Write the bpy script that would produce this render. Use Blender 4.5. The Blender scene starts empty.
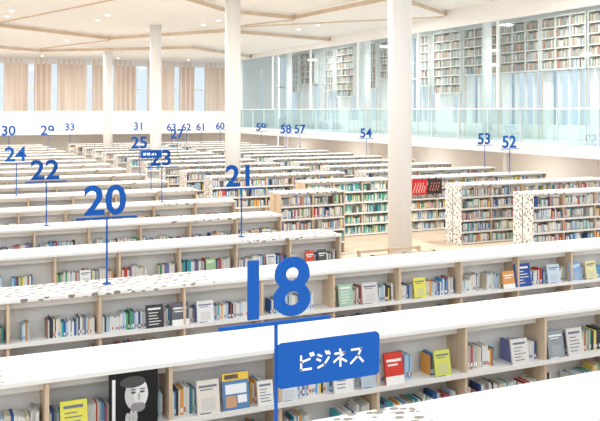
import bpy, math, random
from mathutils import Vector, Matrix
random.seed(7)
S=bpy.context.scene
try:
    S.view_settings.view_transform='Standard'
    S.view_settings.exposure=0.0
except Exception as e: print(e)

# ---------------- materials ----------------
def mat(name,col,rough=0.5,emit=None,es=0,metal=0,spec=.5):
    m=bpy.data.materials.new(name); m.use_nodes=True
    b=m.node_tree.nodes['Principled BSDF']
    b.inputs['Base Color'].default_value=(*col,1); b.inputs['Roughness'].default_value=rough
    b.inputs['Metallic'].default_value=metal; b.inputs['Specular IOR Level'].default_value=spec
    if emit: 
        b.inputs['Emission Color'].default_value=(*emit,1); b.inputs['Emission Strength'].default_value=es
    return m
WHITE=mat('white_laminate',(0.85,0.84,0.81),0.5,spec=.3)
PAINT=mat('white_paint',(0.88,0.87,0.85),0.7)
CEIL=mat('ceiling_paint',(0.93,0.915,0.89),0.8)
BLUE=mat('sign_blue',(0.010,0.095,0.40),0.6,spec=.12)
BOARD=mat('placard_white',(0.9,0.92,0.95),0.5)
STEEL=mat('rail_steel',(0.75,0.78,0.80),0.35,metal=0.2)
LAMP=mat('downlight_lens',(1,1,1),0.5,(1,0.95,0.85),6)
def wood(name,c1,c2,sc=(30,30,1.5)):
    m=mat(name,c1,0.5); nt=m.node_tree; b=nt.nodes['Principled BSDF']
    tc=nt.nodes.new('ShaderNodeTexCoord'); mp=nt.nodes.new('ShaderNodeMapping'); mp.inputs['Scale'].default_value=sc
    n=nt.nodes.new('ShaderNodeTexNoise'); n.inputs['Scale'].default_value=1.0; n.inputs['Detail'].default_value=4
    r=nt.nodes.new('ShaderNodeValToRGB'); r.color_ramp.elements[0].color=(*c1,1); r.color_ramp.elements[1].color=(*c2,1)
    r.color_ramp.elements[0].position=.35; r.color_ramp.elements[1].position=.65
    nt.links.new(tc.outputs['Object'],mp.inputs[0]); nt.links.new(mp.outputs[0],n.inputs['Vector'])
    nt.links.new(n.outputs['Fac'],r.inputs[0]); nt.links.new(r.outputs[0],b.inputs['Base Color'])
    return m
WOOD=wood('beech_wood',(0.64,0.48,0.33),(0.74,0.59,0.43))
EDGE=wood('ceiling_timber',(0.64,0.50,0.36),(0.72,0.59,0.45),(2,2,2))
WALLWOOD=wood('wall_cedar',(0.70,0.53,0.43),(0.90,0.77,0.66),(1.3,1.3,.12))
SLAT=wood('slat_timber',(0.80,0.66,0.55),(0.90,0.78,0.68),(2,2,.2))
FLOORM=wood('floor_wood',(0.60,0.47,0.35),(0.70,0.58,0.45),(2,12,2))
def perf():
    m=mat('perforated_panel',(0.86,0.85,0.82),0.5,spec=.3); nt=m.node_tree; b=nt.nodes['Principled BSDF']
    tc=nt.nodes.new('ShaderNodeTexCoord')
    mp=nt.nodes.new('ShaderNodeMapping'); mp.inputs['Scale'].default_value=(10,14,12); mp.inputs['Rotation'].default_value=(.5,.4,.5)
    v=nt.nodes.new('ShaderNodeTexVoronoi'); v.inputs['Scale'].default_value=1.0; v.inputs['Randomness'].default_value=.55
    c=nt.nodes.new('ShaderNodeMath'); c.operation='LESS_THAN'; c.inputs[1].default_value=.385
    n=nt.nodes.new('ShaderNodeTexNoise'); n.inputs['Scale'].default_value=2.2
    g=nt.nodes.new('ShaderNodeMath'); g.operation='GREATER_THAN'; g.inputs[1].default_value=.34
    mu=nt.nodes.new('ShaderNodeMath'); mu.operation='MULTIPLY'
    mx=nt.nodes.new('ShaderNodeMix'); mx.data_type='RGBA'
    mx.inputs['A'].default_value=(0.85,0.84,0.81,1); mx.inputs['B'].default_value=(0.27,0.235,0.19,1)
    L=nt.links.new
    L(tc.outputs['Object'],mp.inputs[0]); L(mp.outputs[0],v.inputs['Vector']); L(v.outputs['Distance'],c.inputs[0])
    L(tc.outputs['Object'],n.inputs['Vector']); L(n.outputs['Fac'],g.inputs[0]); L(c.outputs[0],mu.inputs[0]); L(g.outputs[0],mu.inputs[1])
    L(mu.outputs[0],mx.inputs['Factor']); L(mx.outputs['Result'],b.inputs['Base Color'])
    return m
PERF=perf()
def glass(name,tc,f):
    m=bpy.data.materials.new(name); m.use_nodes=True; nt=m.node_tree; nt.nodes.clear()
    o=nt.nodes.new('ShaderNodeOutputMaterial'); t=nt.nodes.new('ShaderNodeBsdfTransparent'); t.inputs[0].default_value=(*tc,1)
    g=nt.nodes.new('ShaderNodeBsdfGlossy'); g.inputs['Roughness'].default_value=.03; g.inputs['Color'].default_value=(.85,.95,1,1)
    x=nt.nodes.new('ShaderNodeMixShader'); x.inputs[0].default_value=f
    nt.links.new(t.outputs[0],x.inputs[1]); nt.links.new(g.outputs[0],x.inputs[2]); nt.links.new(x.outputs[0],o.inputs[0])
    return m
GLASS=glass('balustrade_glass',(.78,.88,.89),.12)
GLASS2=glass('partition_glass',(.90,.945,.955),.06)
WGLASS=glass('window_glass',(.69,.735,.77),.03)
def vcol():
    m=bpy.data.materials.new('book_covers'); m.use_nodes=True; nt=m.node_tree; b=nt.nodes['Principled BSDF']
    a=nt.nodes.new('ShaderNodeVertexColor'); a.layer_name='Col'; nt.links.new(a.outputs[0],b.inputs['Base Color']); b.inputs['Roughness'].default_value=.5
    b.inputs['Specular IOR Level'].default_value=.2
    return m
BOOKM=vcol()

# ---------------- mesh builder ----------------
F=[(0,3,2,1),(4,5,6,7),(0,1,5,4),(1,2,6,5),(2,3,7,6),(3,0,4,7)]
class MB:
    def __init__(s): s.v=[];s.f=[];s.m=[];s.c=[];s.mats=[]
    def mi(s,m):
        if m not in s.mats: s.mats.append(m)
        return s.mats.index(m)
    def box(s,x0,x1,y0,y1,z0,z1,m,col=(1,1,1),tilt=0):
        k=len(s.v)
        P=[(x0,y0,z0),(x1,y0,z0),(x1,y1,z0),(x0,y1,z0),(x0,y0,z1),(x1,y0,z1),(x1,y1,z1),(x0,y1,z1)]
        if tilt: P=[(a,b+(c-z0)*tilt,c) for a,b,c in P]
        s.v+=P; i=s.mi(m)
        for f in F: s.f.append(tuple(k+j for j in f)); s.m.append(i); s.c.append(col)
    def cyl(s,x,y,z0,z1,r,m,n=24,r2=None):
        if r2 is None:r2=r
        k=len(s.v); i=s.mi(m)
        for j in range(n):
            a=2*math.pi*j/n; s.v.append((x+r*math.cos(a),y+r*math.sin(a),z0)); s.v.append((x+r2*math.cos(a),y+r2*math.sin(a),z1))
        for j in range(n):
            a=k+2*j; b=k+2*((j+1)%n); s.f.append((a,b,b+1,a+1)); s.m.append(i); s.c.append((1,1,1))
        s.f.append(tuple(k+2*j+1 for j in range(n))); s.m.append(i); s.c.append((1,1,1))
        s.f.append(tuple(k+2*j for j in reversed(range(n)))); s.m.append(i); s.c.append((1,1,1))
    def poly(s,pts,m):
        k=len(s.v); s.v+=pts; s.f.append(tuple(range(k,k+len(pts)))); s.m.append(s.mi(m)); s.c.append((1,1,1))
    def obj(s,name,color=False,parent=None,smooth=False,loc=(0,0,0)):
        me=bpy.data.meshes.new(name); 
        vs=[(a-loc[0],b-loc[1],c-loc[2]) for a,b,c in s.v]
        me.from_pydata(vs,[],s.f)
        for m in s.mats: me.materials.append(m)
        me.polygons.foreach_set('material_index',s.m)
        if color:
            at=me.color_attributes.new('Col','FLOAT_COLOR','CORNER'); d=[]
            for p,c in zip(s.f,s.c): d+= [c[0],c[1],c[2],1]*len(p)
            at.data.foreach_set('color',d)
        if smooth:
            for p in me.polygons: p.use_smooth = len(p.vertices)==4
        me.update()
        o=bpy.data.objects.new(name,me); S.collection.objects.link(o); o.location=loc
        if parent: o.parent=parent; o.matrix_parent_inverse=Matrix.Translation(-parent.location)
        return o

# ---------------- bookshelves ----------------
PAL=[(.80,.80,.77)]*9+[(.70,.64,.52)]*4+[(.45,.62,.75)]*4+[(.12,.36,.65),(.04,.12,.36),(.04,.12,.36),(.6,.07,.04),(.8,.38,.08),(.8,.62,.10),(.10,.38,.2),(.06,.06,.07),(.3,.3,.3),(.5,.5,.5),(.06,.40,.46),(.5,.18,.2),(.34,.18,.12),(.2,.2,.4)]
TEAL=[(.05,.32,.28),(.1,.4,.32),(.7,.66,.3),(.04,.18,.35),(.12,.42,.5),(.8,.8,.75),(.1,.3,.2),(.5,.55,.5),(.78,.76,.7)]
H=1.6; W=0.7
def spines(B,x0,x1,yf,z,hm,pal,fill=.93,dep=.16,fat=1.0):
    x=x0+.01
    while x<x1-.05:
        if random.random()>fill: x+=random.uniform(.05,.2); continue
        n=random.randint(2,9); base=random.choice(pal); h0=hm*random.uniform(.68,.96)
        for _ in range(n):
            w=random.uniform(.009,.028)*fat
            if x+w>x1-.01: return
            c=base if random.random()<.35 else random.choice(pal)
            h=h0*random.uniform(.9,1.05)
            B.box(x,x+w*.92,yf,yf+dep,z,z+h,BOOKM,c)
            if random.random()<.5:
                lc=(.9,.9,.88) if sum(c)<1.6 else random.choice([(.2,.3,.6),(.6,.2,.15),(.3,.3,.3)])
                B.box(x+w*.15,x+w*.8,yf-.002,yf,z+h*.1,z+h*.28,BOOKM,lc)
            x+=w
def cover(B,x,yf,z,w,h,c,kind=0):
    t=.18
    B.box(x-w/2,x+w/2,yf,yf+.02,z,z+h,BOOKM,c,t)
    def dec(a,b,p,q,cc):
        zz=z+h*p; off=(h*p)*t
        B.box(x-w/2+w*a,x-w/2+w*b,yf-.002+off,yf+off,zz,z+h*q,BOOKM,cc,t)
    tc=(.9,.9,.87) if sum(c)<1.5 else (.18,.2,.26)
    if kind==0:
        dec(.1,.9,.80,.86,tc); dec(.15,.7,.72,.75,tc); dec(.2,.8,.15,.5,tuple(min(1,v*.6+.2) for v in c)); dec(.1,.6,.05,.08,tc)
    elif kind==1:
        dec(0,1,.8,1,(.85,.6,.1)); dec(.08,.6,.84,.96,(.1,.1,.2)); dec(.1,.9,.45,.7,(.85,.87,.9)); dec(.1,.5,.1,.4,(.6,.35,.2)); dec(.55,.9,.2,.4,(.9,.9,.9))
    elif kind==2:
        dec(.12,.85,.8,.88,tc)
        for k in range(5): dec(.15,random.uniform(.5,.85),.66-k*.12,.69-k*.12,tc)
    elif kind==3:
        dec(0,1,.0,.28,(.9,.9,.85)); dec(.1,.9,.72,.8,tc); dec(.15,.7,.6,.65,tc)
COVC=[(.82,.8,.75),(.78,.78,.78),(.7,.1,.06),(.8,.75,.15),(.06,.12,.35),(.2,.45,.6),(.86,.84,.76),(.35,.55,.3),(.1,.1,.1),(.8,.55,.38),(.55,.65,.75),(.85,.85,.83)]
def row(y,x0,x1,levels=(1.12,.74,.38,.06),perf=None,pal=PAL,depth_detail=2,faces=None,rf=.35,endperf=False,name='bookshelf',bay=.95):
    M=MB(); y0=y-W/2;y1=y+W/2
    n=max(1,round((x1-x0)/bay)); b=(x1-x0)/n
    segs=[(x0,x1,WHITE)]
    if perf:
        a,c=max(perf[0],x0),min(perf[1],x1); segs=[]
        if a>x0: segs.append((x0,a,WHITE))
        segs.append((a,c,PERF))
        if c<x1: segs.append((c,x1,WHITE))
    for a,c,m in segs: M.box(a,c,y0,y1,H-.035,H,m)
    for i in range(n+1):
        x=x0+i*b; t=.028
        if endperf and i==0:
            M.box(x,x+.05,y0,y1,0,H-.035,PERF)
        else:
            a=min(max(x-t/2,x0),x1-t)
            M.box(a,a+t,y0+.03,y1-.03,0,H-.035,WOOD)
    M.box(x0,x1,y-.012,y+.012,.05,H-.035,WHITE)
    for z in levels:
        M.box(x0+.02,x1-.02,y0+.02,y1-.02,z-.025,z,WHITE)
        M.box(x0+.02,x1-.02,y0+.01,y0+.02,z-.03,z+.015,WHITE)
    M.box(x0+.02,x1-.02,y0+.16,y0+.18,H-.13,H-.035,WHITE)
    o=M.obj(name,loc=(x0,y,0))
    B=MB(); tall=len(levels)>4
    for li,z in enumerate(levels[:depth_detail]):
        gap=(H-.05 if li==0 else levels[li-1]-.03)-z
        hm=min(.29,gap*.92) if tall else .23
        for i in range(n):
            fl=random.choice([.9,.95,.98]) if tall else random.choice([.7,.85,.94,.98])
            spines(B,x0+i*b+.02,x0+(i+1)*b-.02,y0+(.13 if not tall else .06),z,hm,pal,fill=fl,fat=1.25 if tall else 1)
            if li==0 and y<13: spines(B,x0+i*b+.02,x0+(i+1)*b-.02,y1-.29,z,.22,pal,fill=.8)
    z=levels[0]
    if faces is not None:
        for f in faces: cover(B,f[0],y0+.03,z+.001,f[1],f[2],f[3],f[4])
    if rf>0:
        for i in range(n):
            if random.random()<rf:
                xx=x0+(i+random.uniform(.25,.75))*b
                if faces and any(abs(xx-f[0])<.4 for f in faces): continue
                for k in range(random.choice([1,1,2])):
                    if xx+k*.22<x0+(i+1)*b-.1: cover(B,xx+k*.22,y0+.03,z+.001,.15,random.uniform(.19,.25),random.choice(COVC),random.choice([0,2,3]))
    if B.v: B.obj('books',color=True,parent=o)
    return o

f19=[(1.05,.2,.26,(.8,.76,.12),2),(2.12,.19,.27,(.78,.73,.65),0),(2.36,.23,.30,(.12,.25,.45),1),(2.62,.14,.2,(.82,.82,.78),2),(2.84,.15,.2,(.68,.72,.78),0),
     (3.36,.19,.25,(.82,.82,.8),2),(3.62,.17,.25,(.5,.6,.7),0),(3.88,.19,.28,(.66,.06,.04),3),(4.4,.17,.24,(.68,.7,.15),0),(5.3,.2,.24,(.76,.74,.7),2),(5.75,.2,.27,(.3,.35,.38),0),(6.0,.2,.27,(.72,.7,.68),2)]
f20=[(2.4,.2,.26,(.06,.06,.07),2),(2.7,.2,.26,(.15,.15,.18),3),(3.0,.2,.25,(.8,.8,.8),0),(4.85,.2,.28,(.4,.58,.45),2),(5.2,.22,.27,(.72,.7,.68),0),(5.95,.18,.27,(.8,.76,.15),0),(7.4,.2,.24,(.75,.35,.12),3),(7.65,.28,.32,(.04,.1,.34),2),(8.2,.22,.27,(.6,.7,.82),0),(8.6,.22,.27,(.25,.42,.7),0),(8.9,.2,.27,(.75,.72,.4),0)]
row(4.45,-.85,8.0,perf=(-1,3.0),rf=.3)
row(6.72,-1.05,9.4,faces=f19,perf=(-1.05,.55),rf=.1)
row(9.5,-1.1,11.4,faces=f20,perf=(-1.1,3.1),rf=.1)
row(12.15,-1.0,6.15,perf=(4.3,6.15),rf=.2)
row(14.8,-1.0,6.25,perf=(3.9,6.25),rf=.2)
row(17.5,-1.0,6.3,perf=(4.6,6.3),rf=.2)
y=20.3
while y<50:
    row(y,.2 if y<40 else 1.5,6.3,perf=(4.8,6.3),depth_detail=1,rf=.1)
    y+=2.65
TALL=(1.27,.96,.65,.34,.05)
row(18.5,7.8,9.55,levels=TALL,perf=(7.8,9.55),depth_detail=5,rf=0)
row(21.1,9.65,12.4,levels=TALL,perf=(9.6,10.6),pal=TEAL,depth_detail=5,rf=0)
for k in range(0,12):
    y=23.75+2.6*k
    if y<51: row(y,7.8,12.3,levels=TALL,perf=(7.8,10.3 if k%2 else 12.3),depth_detail=3 if k<3 else 1,rf=0,endperf=True)
for k in range(0,14):
    y=15.9+2.6*k
    if y<51: row(y,13.2 if k==0 else 13.0,18.2,levels=TALL,perf=(13.0,14.2),depth_detail=5 if k<4 else 2,rf=0,endperf=True)

# portrait cover book standing on row
P=MB(); px,py,pz=1.5,6.385,1.137
P.box(px-.19,px+.19,py,py+.03,pz,pz+.425,BOOKM,(.02,.02,.02))
def ell(cx,cz,rx,rz,col,dy,n=24):
    k=len(P.v); 
    for j in range(n):
        a=2*math.pi*j/n
        P.v.append((cx+rx*math.cos(a),py-dy,cz+rz*math.sin(a)))
    P.f.append(tuple(range(k,k+n))); P.m.append(0); P.c.append(col)
ell(px+.02,pz+.245,.092,.125,(.62,.62,.62),.001)
ell(px+.055,pz+.25,.055,.105,(.8,.8,.8),.0015)
ell(px-.01,pz+.345,.10,.045,(.09,.09,.09),.002)
ell(px+.03,pz+.145,.06,.04,(.3,.3,.3),.002)
for s in(-1,1): ell(px+.03+s*.035,pz+.262,.02,.009,(.1,.1,.1),.003); ell(px+.03+s*.035,pz+.284,.026,.005,(.15,.15,.15),.003)
ell(px+.04,pz+.225,.011,.032,(.5,.5,.5),.003); ell(px+.035,pz+.178,.026,.005,(.62,.5,.5),.003)
for a,b in ((-.05,.06),(-.02,.075),(.01,.07)): ell(px+a,pz+b,.018,.05,(.6,.6,.6),.003)
P.box(px-.17,px-.145,py-.004,py,pz+.04,pz+.38,BOOKM,(.85,.85,.85))
P.obj('portrait_book',color=True,loc=(px,py,pz))

R=MB(); R.box(13.12,13.62,20.70,20.72,1.1,1.54,BOOKM,(.6,.03,.04)); R.box(13.68,14.15,20.70,20.72,1.1,1.54,BOOKM,(.05,.04,.04))
for a in range(14): R.box(13.15+.03*a,13.17+.03*a,20.69,20.70,1.15+.1*(a%3),1.25+.1*(a%3),BOOKM,(.85,.6,.55))
for a in range(12): R.box(13.72+.03*a,13.74+.03*a,20.69,20.70,1.2+.09*(a%3),1.26+.09*(a%3),BOOKM,(.85,.3,.2))
R.obj('display_panel',color=True)

T=MB()
for x in (6.75,7.35,7.95):
    for yy in (11.9,12.35): T.box(x,x+.05,yy,yy+.05,0,1.2,WOOD)
for z in (.2,.7,1.15):
    T.box(6.75,8.0,11.9,11.93,z,z+.05,WOOD); T.box(6.75,8.0,12.37,12.4,z,z+.05,WOOD)
    if z<1: T.box(6.77,7.98,11.93,12.37,z,z+.02,WOOD)
T.obj('wooden_display_rack')

# ---------------- number signs ----------------
KATA={'bi':[((.15,.9),(.15,.1)),((.15,.1),(.8,.1)),((.15,.55),(.7,.68)),((.75,1.0),(.82,.86)),((.9,1.02),(.97,.88))],
 'ji':[((.15,.85),(.35,.75)),((.08,.6),(.28,.5)),((.15,.1),(.55,.25)),((.55,.25),(.85,.62)),((.65,1.0),(.73,.86)),((.82,.98),(.9,.84))],
 'ne':[((.48,1.0),(.52,.85)),((.15,.78),(.8,.78)),((.8,.78),(.08,.3)),((.5,.52),(.5,.02)),((.62,.42),(.9,.25))],
 'su':[((.15,.88),(.8,.88)),((.8,.88),(.6,.5)),((.6,.5),(.1,.08)),((.58,.48),(.92,.1))]}
def stroke(M,x,z,s,seg,y,t=.013):
    (a,b),(c,d)=seg; p=Vector((x+a*s,z+b*s)); q=Vector((x+c*s,z+d*s)); dv=(q-p).normalized(); n=Vector((-dv.y,dv.x))*t/2
    p=p-dv*t*.4; q=q+dv*t*.4
    pts=[p-n,q-n,q+n,p+n]
    M.poly([(u.x,y,u.y) for u in pts],BOARD)
def sign(num,x,y,placard=None,scale=1.0,base=H):
    e=bpy.data.objects.new('number_sign',None); e.location=(x,y,base); S.collection.objects.link(e)
    zl=2.36
    M=MB(); M.cyl(x,y,base,zl,.011,BLUE,10); M.cyl(x,y,base,base+.01,.05,BLUE,16)
    M.obj('post',parent=e)
    L=MB(); L.box(x-.35,x+.35,y-.012,y+.012,zl-.008,zl+.012,BLUE); L.obj('base_line',parent=e)
    cu=bpy.data.curves.new('numeral','FONT'); cu.body=str(num); cu.size=.5; cu.extrude=.008; cu.offset=.010; cu.align_x='CENTER'; cu.resolution_u=6
    cu.materials.append(BLUE)
    t=bpy.data.objects.new('numeral',cu); S.collection.objects.link(t)
    t.rotation_euler=(math.pi/2,0,0); t.scale=(.98*scale,.94*scale,1)
    t.location=(x-.02,y-.0,zl+.045)
    t.parent=e; t.matrix_parent_inverse=Matrix.Translation(-e.location)
    if placard:
        Q=MB(); w,h=.68,.265
        pts=[];r=.03;x0=x+.0;x1=x+w;z1=zl-.115;z0=z1-h
        for cx,cz,a in((x1-r,z1-r,0),(x0+r,z1-r,90),(x0+r,z0+r,180),(x1-r,z0+r,270)):
            for k in range(6):
                an=math.radians(a+k*18); pts.append((cx+r*math.cos(an),cz+r*math.sin(an)))
        f=[(a,y-.022,b) for a,b in pts]; bk=[(a,y-.012,b) for a,b in pts]
        k=len(pts)
        Q.poly(list(reversed(f)),BLUE); Q.poly(bk,BLUE)
        for i in range(k): j=(i+1)%k; Q.poly([f[i],f[j],bk[j],bk[i]],BLUE)
        xs=x+.135
        for g in('bi','ji','ne','su'):
            for s in KATA[g]: stroke(Q,xs,z0+.085,.1,s,y-.0235)
            xs+=.112
        Q.obj('placard',parent=e)
for n,x,y,p,sc in [(18,1.87,4.42,'big',1),(20,1.93,9.55,None,1),(22,1.95,14.8,None,1),(24,2.0,20.3,None,1),(21,4.57,12.2,None,1),(23,4.72,17.5,None,1),
    (25,6.2,25.6,None,1.1),(27,9.9,34.2,None,1.15),(29,5.55,41.5,None,1.35),(30,3.75,41.5,None,1.35),(31,12.0,49.75,None,1.35),(33,7.9,49.75,None,1.25),
    (63,13.3,47.1,None,1.2),(62,14.2,47.1,None,1.2),(61,15.1,47.1,None,1.2),(60,17.2,49.7,None,1.2),
    (52,17.0,21.1,None,1.15),(53,18.0,23.7,None,1.15),(54,17.6,31.5,None,1.2),(57,18.0,39.3,None,1.3),(58,17.2,39.3,None,1.3),(59,17.9,44.5,None,1.3)]:
    sign(n,x,y,p,sc)
def small_placard(x,y):
    M=MB(); M.cyl(x,y,H,2.6,.011,BLUE,10); M.box(x-.27,x+.27,y-.02,y-.01,2.4,2.6,BLUE)
    for k in range(4): M.box(x-.2+k*.1,x-.13+k*.1,y-.023,y-.02,2.47,2.53,BOARD)
    M.obj('subject_sign')
small_placard(5.2,20.3)

# ---------------- columns ----------------
for x,y in [(9.13,14.9),(9.2,25.35),(9.25,35.3),(9.35,46.0)]:
    M=MB()
    M.cyl(x,y,0,7.6,.25,PAINT,40); M.cyl(x,y,0,.06,.30,STEEL,40); 
    M.obj('column',smooth=True)
for x,y in [(21.0,27.5),(21.0,37.5),(21.0,47.5),(21.0,17.5)]:
    M=MB(); M.cyl(x,y,2.42,7.5,.2,PAINT,32); M.cyl(x,y,2.42,2.5,.25,STEEL,32); M.obj('column',smooth=True)

# ---------------- room ----------------
M=MB(); M.box(-10,24,-4,56,-.1,0,FLOORM); M.obj('floor')
def layer(line,z,ztop,yfar=54):
    M=MB()
    n=len(line)
    for i in range(n-1):
        (a,b),(c,d)=line[i],line[i+1]
        M.poly([(a,b,z),(a,yfar,z),(c,yfar,z),(c,d,z)],CEIL)
        M.poly([(a,b,z),(c,d,z),(c,d,ztop),(a,b,ztop)],CEIL)
        M.poly([(a,b-.01,z-.01),(c,d-.01,z-.01),(c,d-.01,z+.15),(a,b-.01,z+.15)],EDGE)
    return M
l0=[(-10,10),(18.7,10)]
l1=[(-10,24),(-4,29),(2.2,27),(6.5,25.0),(10.5,29.5),(13.7,30.5),(14.2,23.5),(18.7,27)]
l2=[(-10,38),(-3,32),(3.0,36.5),(8.4,40.8),(12.2,34.7),(18.7,37)]
l3=[(-10,47),(0,43),(6,48),(13,42),(18.7,48)]
C=MB()
for l,z,zt in ((l0,7.5,7.7),(l1,7.28,7.5),(l2,7.06,7.28),(l3,6.84,7.06)):
    m=layer(l,z,zt); k=len(C.v); C.v+=m.v; C.f+=[tuple(i+k for i in f) for f in m.f]; C.c+=m.c
    for q in m.m: C.m.append(C.mi(m.mats[q]))
def rib(a,b,z,w=.05,h=.05):
    a=Vector(a);b=Vector(b);d=(b-a).normalized();n=Vector((-d.y,d.x))*w/2
    P=[a-n,b-n,b+n,a+n]; k=len(C.v)
    for zz in (z-h,z): C.v+=[(p.x,p.y,zz) for p in P]
    for f in F: C.f.append(tuple(k+j for j in f)); C.m.append(C.mi(EDGE)); C.c.append((1,1,1))
rib((6.5,25.0),(3.0,36.5),7.28); rib((13.7,30.5),(12.2,34.7),7.28); rib((8.4,40.8),(6,48),7.06); rib((18.7,27),(12.2,34.7),7.28)
C.box(18.6,18.75,0,54,6.8,7.7,CEIL)
C.box(-10,22.9,10,54,7.75,7.85,CEIL)
C.box(18.75,22.9,0,54,7.5,7.6,CEIL)
C.obj('ceiling')
def lamp(x,y,z,en,size=.5):
    l=bpy.data.lights.new('downlight_and_fill','AREA'); l.shape='DISK'; l.size=size; l.energy=en; l.color=(1,.98,.95)  # disk lamps: hall downlights, plus fill added around the mezzanine
    o=bpy.data.objects.new('downlight_and_fill',l); S.collection.objects.link(o); o.location=(x,y,z-.04)
for x in (3,6.5,11,15.5):
    for y,z in ((21,7.5),(24,7.5),(32,7.28),(34,7.28),(42,7.06),(51,6.84)):
        m=MB(); m.cyl(x,y,z-.03,z+.01,.11,PAINT,20); m.cyl(x,y,z-.035,z-.028,.08,LAMP,16); m.obj('downlight')
for x in (1,8,15):
    for y,z in ((18,7.5),(28,7.28),(38,7.06),(47,6.84)): lamp(x,y,z-.05,380)
for y in (14,24,34,44): lamp(20.8,y,7.5,190)  # added fill lamps to brighten the mezzanine, no fittings there
for y in (16,26,34,42,50): lamp(20.8,y,2.15,70)  # added fill under the mezzanine slab, brightens the space below

M=MB(); yb=54
M.box(-10,23,yb,yb+.2,0,3.3,PAINT); M.box(-10,23,yb,yb+.2,6.5,7.8,PAINT)
x=-10
while x<19:
    w=random.choice([1.0,1.4,1.8]); 
    M.box(x,x+w,yb,yb+.2,3.3,6.5,WALLWOOD)
    q=x+.02
    while q<x+w-.1:
        M.box(q,q+.12,yb-.06,yb,3.3,6.9,SLAT); q+=.32
    g=random.choice([.4,.6,.8])
    M.box(x+w,x+w+.05,yb,yb+.15,3.3,6.5,PAINT); M.box(x+w,x+w+g,yb+.05,yb+.12,4.9,5.0,PAINT)
    x+=w+g
M.box(-10,x,yb+.16,yb+.17,3.3,6.5,WGLASS)
M.box(x,23,yb,yb+.2,3.3,6.5,PAINT)
M.obj('wall_back')
M=MB(); M.box(-9.9,18.55,51.6,51.75,2.1,3.5,PAINT); M.box(-9.9,18.55,51.75,53.9,2.2,2.45,PAINT); M.box(-9.9,18.55,51.55,51.8,3.5,3.55,WHITE)
for x in (-8,-2,4,10.5,16): M.box(x,x+.2,53.2,53.4,0,2.2,PAINT)
M.obj('balcony_parapet')

M=MB(); M.box(18.7,22.95,0,53.85,2.15,2.42,PAINT); M.box(18.62,18.7,0,51.5,2.1,2.5,STEEL)
for y in (4,14,24,34,44): M.box(19.2,19.4,y,y+.2,0,2.15,PAINT)
M.obj('mezzanine_floor')
M=MB()
M.box(18.68,18.70,.1,51.4,2.5,3.62,GLASS)
M.box(18.65,18.73,.1,51.4,3.62,3.67,STEEL)
y=1
while y<51:
    M.box(18.66,18.72,y,y+.03,2.5,3.62,STEEL); y+=1.8
M.box(18.68,18.70,.1,51.4,3.67,6.78,GLASS2)
y=3
while y<51: M.box(18.64,18.74,y,y+.07,3.67,6.78,PAINT); y+=5.2
M.obj('glass_balustrade')
M=MB(); xw=23
M.box(xw,xw+.2,0,53.9,0,3.0,PAINT); M.box(xw,xw+.2,0,53.9,7.3,7.7,PAINT)
M.box(xw+.16,xw+.17,0,53.9,3.0,7.3,WGLASS)
y=0; k=0; cases=[]
while y<53:
    ye=min(y+2.6,53.9)
    M.box(xw,xw+.3,y,y+.45,3.0,7.3,PAINT)
    M.box(xw-.02,xw+.10,y+.45,ye,5.15,5.25,PAINT)
    for q in (.95,1.5,2.05):
        if y+q<53.8: M.box(xw-.02,xw+.12,y+q,y+q+.09,3.0,7.3,PAINT)
    if 17<y<30: cases.append((y+.3,y+2.75,5.2))
    elif k%2==0 and y<50:
        M.box(xw,xw+.12,y+1.6,y+2.6,3,5.3,PAINT)
        cases.append((y+.45,y+2.6,5.3 if k%4 else 4.4))
    elif y<50: cases.append((y+.45,y+1.5,4.8))
    y+=2.6; k+=1
M.obj('wall_right')
BR=[(.45,.36,.28),(.6,.55,.48),(.35,.3,.28),(.7,.68,.62),(.5,.42,.3),(.3,.35,.4),(.5,.2,.15),(.25,.3,.25)]
for a,b,z0 in cases:
    M=MB(); z1=7.28; xa=xw-.38; xb=xw-.03; nz=round((z1-z0)/.41)
    M.box(xb-.02,xb,a,b,z0,z1,WOOD)
    for z in [z0+i*(z1-z0)/nz for i in range(nz+1)]: M.box(xa,xb-.02,a,b,z-.02,z+.02,WHITE)
    q=a
    while q<b+.01: M.box(xa,xb-.02,q-.018,q+.018,z0,z1,WHITE); q+=(b-a)/3
    M.box(xa+.05,xa+.08,a,a+.03,2.42,z0,WOOD);M.box(xa+.05,xa+.08,b-.03,b,2.42,z0,WOOD)
    o=M.obj('high_bookcase'); B=MB()
    for i in range(nz):
        z=z0+i*(z1-z0)/nz+.021; q=a+.03
        while q<b-.1:
            w=random.uniform(.03,.09)
            if random.random()<.95 and q+w<b-.03: B.box(xa+.04,xa+.25,q,q+w*.95,z,z+random.uniform(.24,.33),BOOKM,random.choice(BR))
            q+=w
    B.obj('books',color=True,parent=o)
M=MB(); M.box(-10.2,-10,-4,56,0,.9,PAINT); M.box(-10.2,-10,10,56,6.6,7.8,PAINT)
y=-4
while y<56: M.box(-10.2,-10,y,y+.3,.9,7.7 if y>10 else 6,PAINT); y+=3
M.obj('wall_left')

# ---------------- light ----------------
w=bpy.data.worlds.new('World'); S.world=w; w.use_nodes=True
bg=w.node_tree.nodes['Background']; bg.inputs[0].default_value=(.96,.98,1,1); bg.inputs[1].default_value=1.75

c=bpy.data.cameras.new('camera'); o=bpy.data.objects.new('camera',c); S.collection.objects.link(o)
o.location=(0,0,3.6); o.rotation_euler=(math.pi/2,0,math.radians(-24.6))
c.sensor_width=36; c.lens=49.5; c.shift_y=-.1675; c.clip_end=300; c.clip_start=.05
S.camera=o
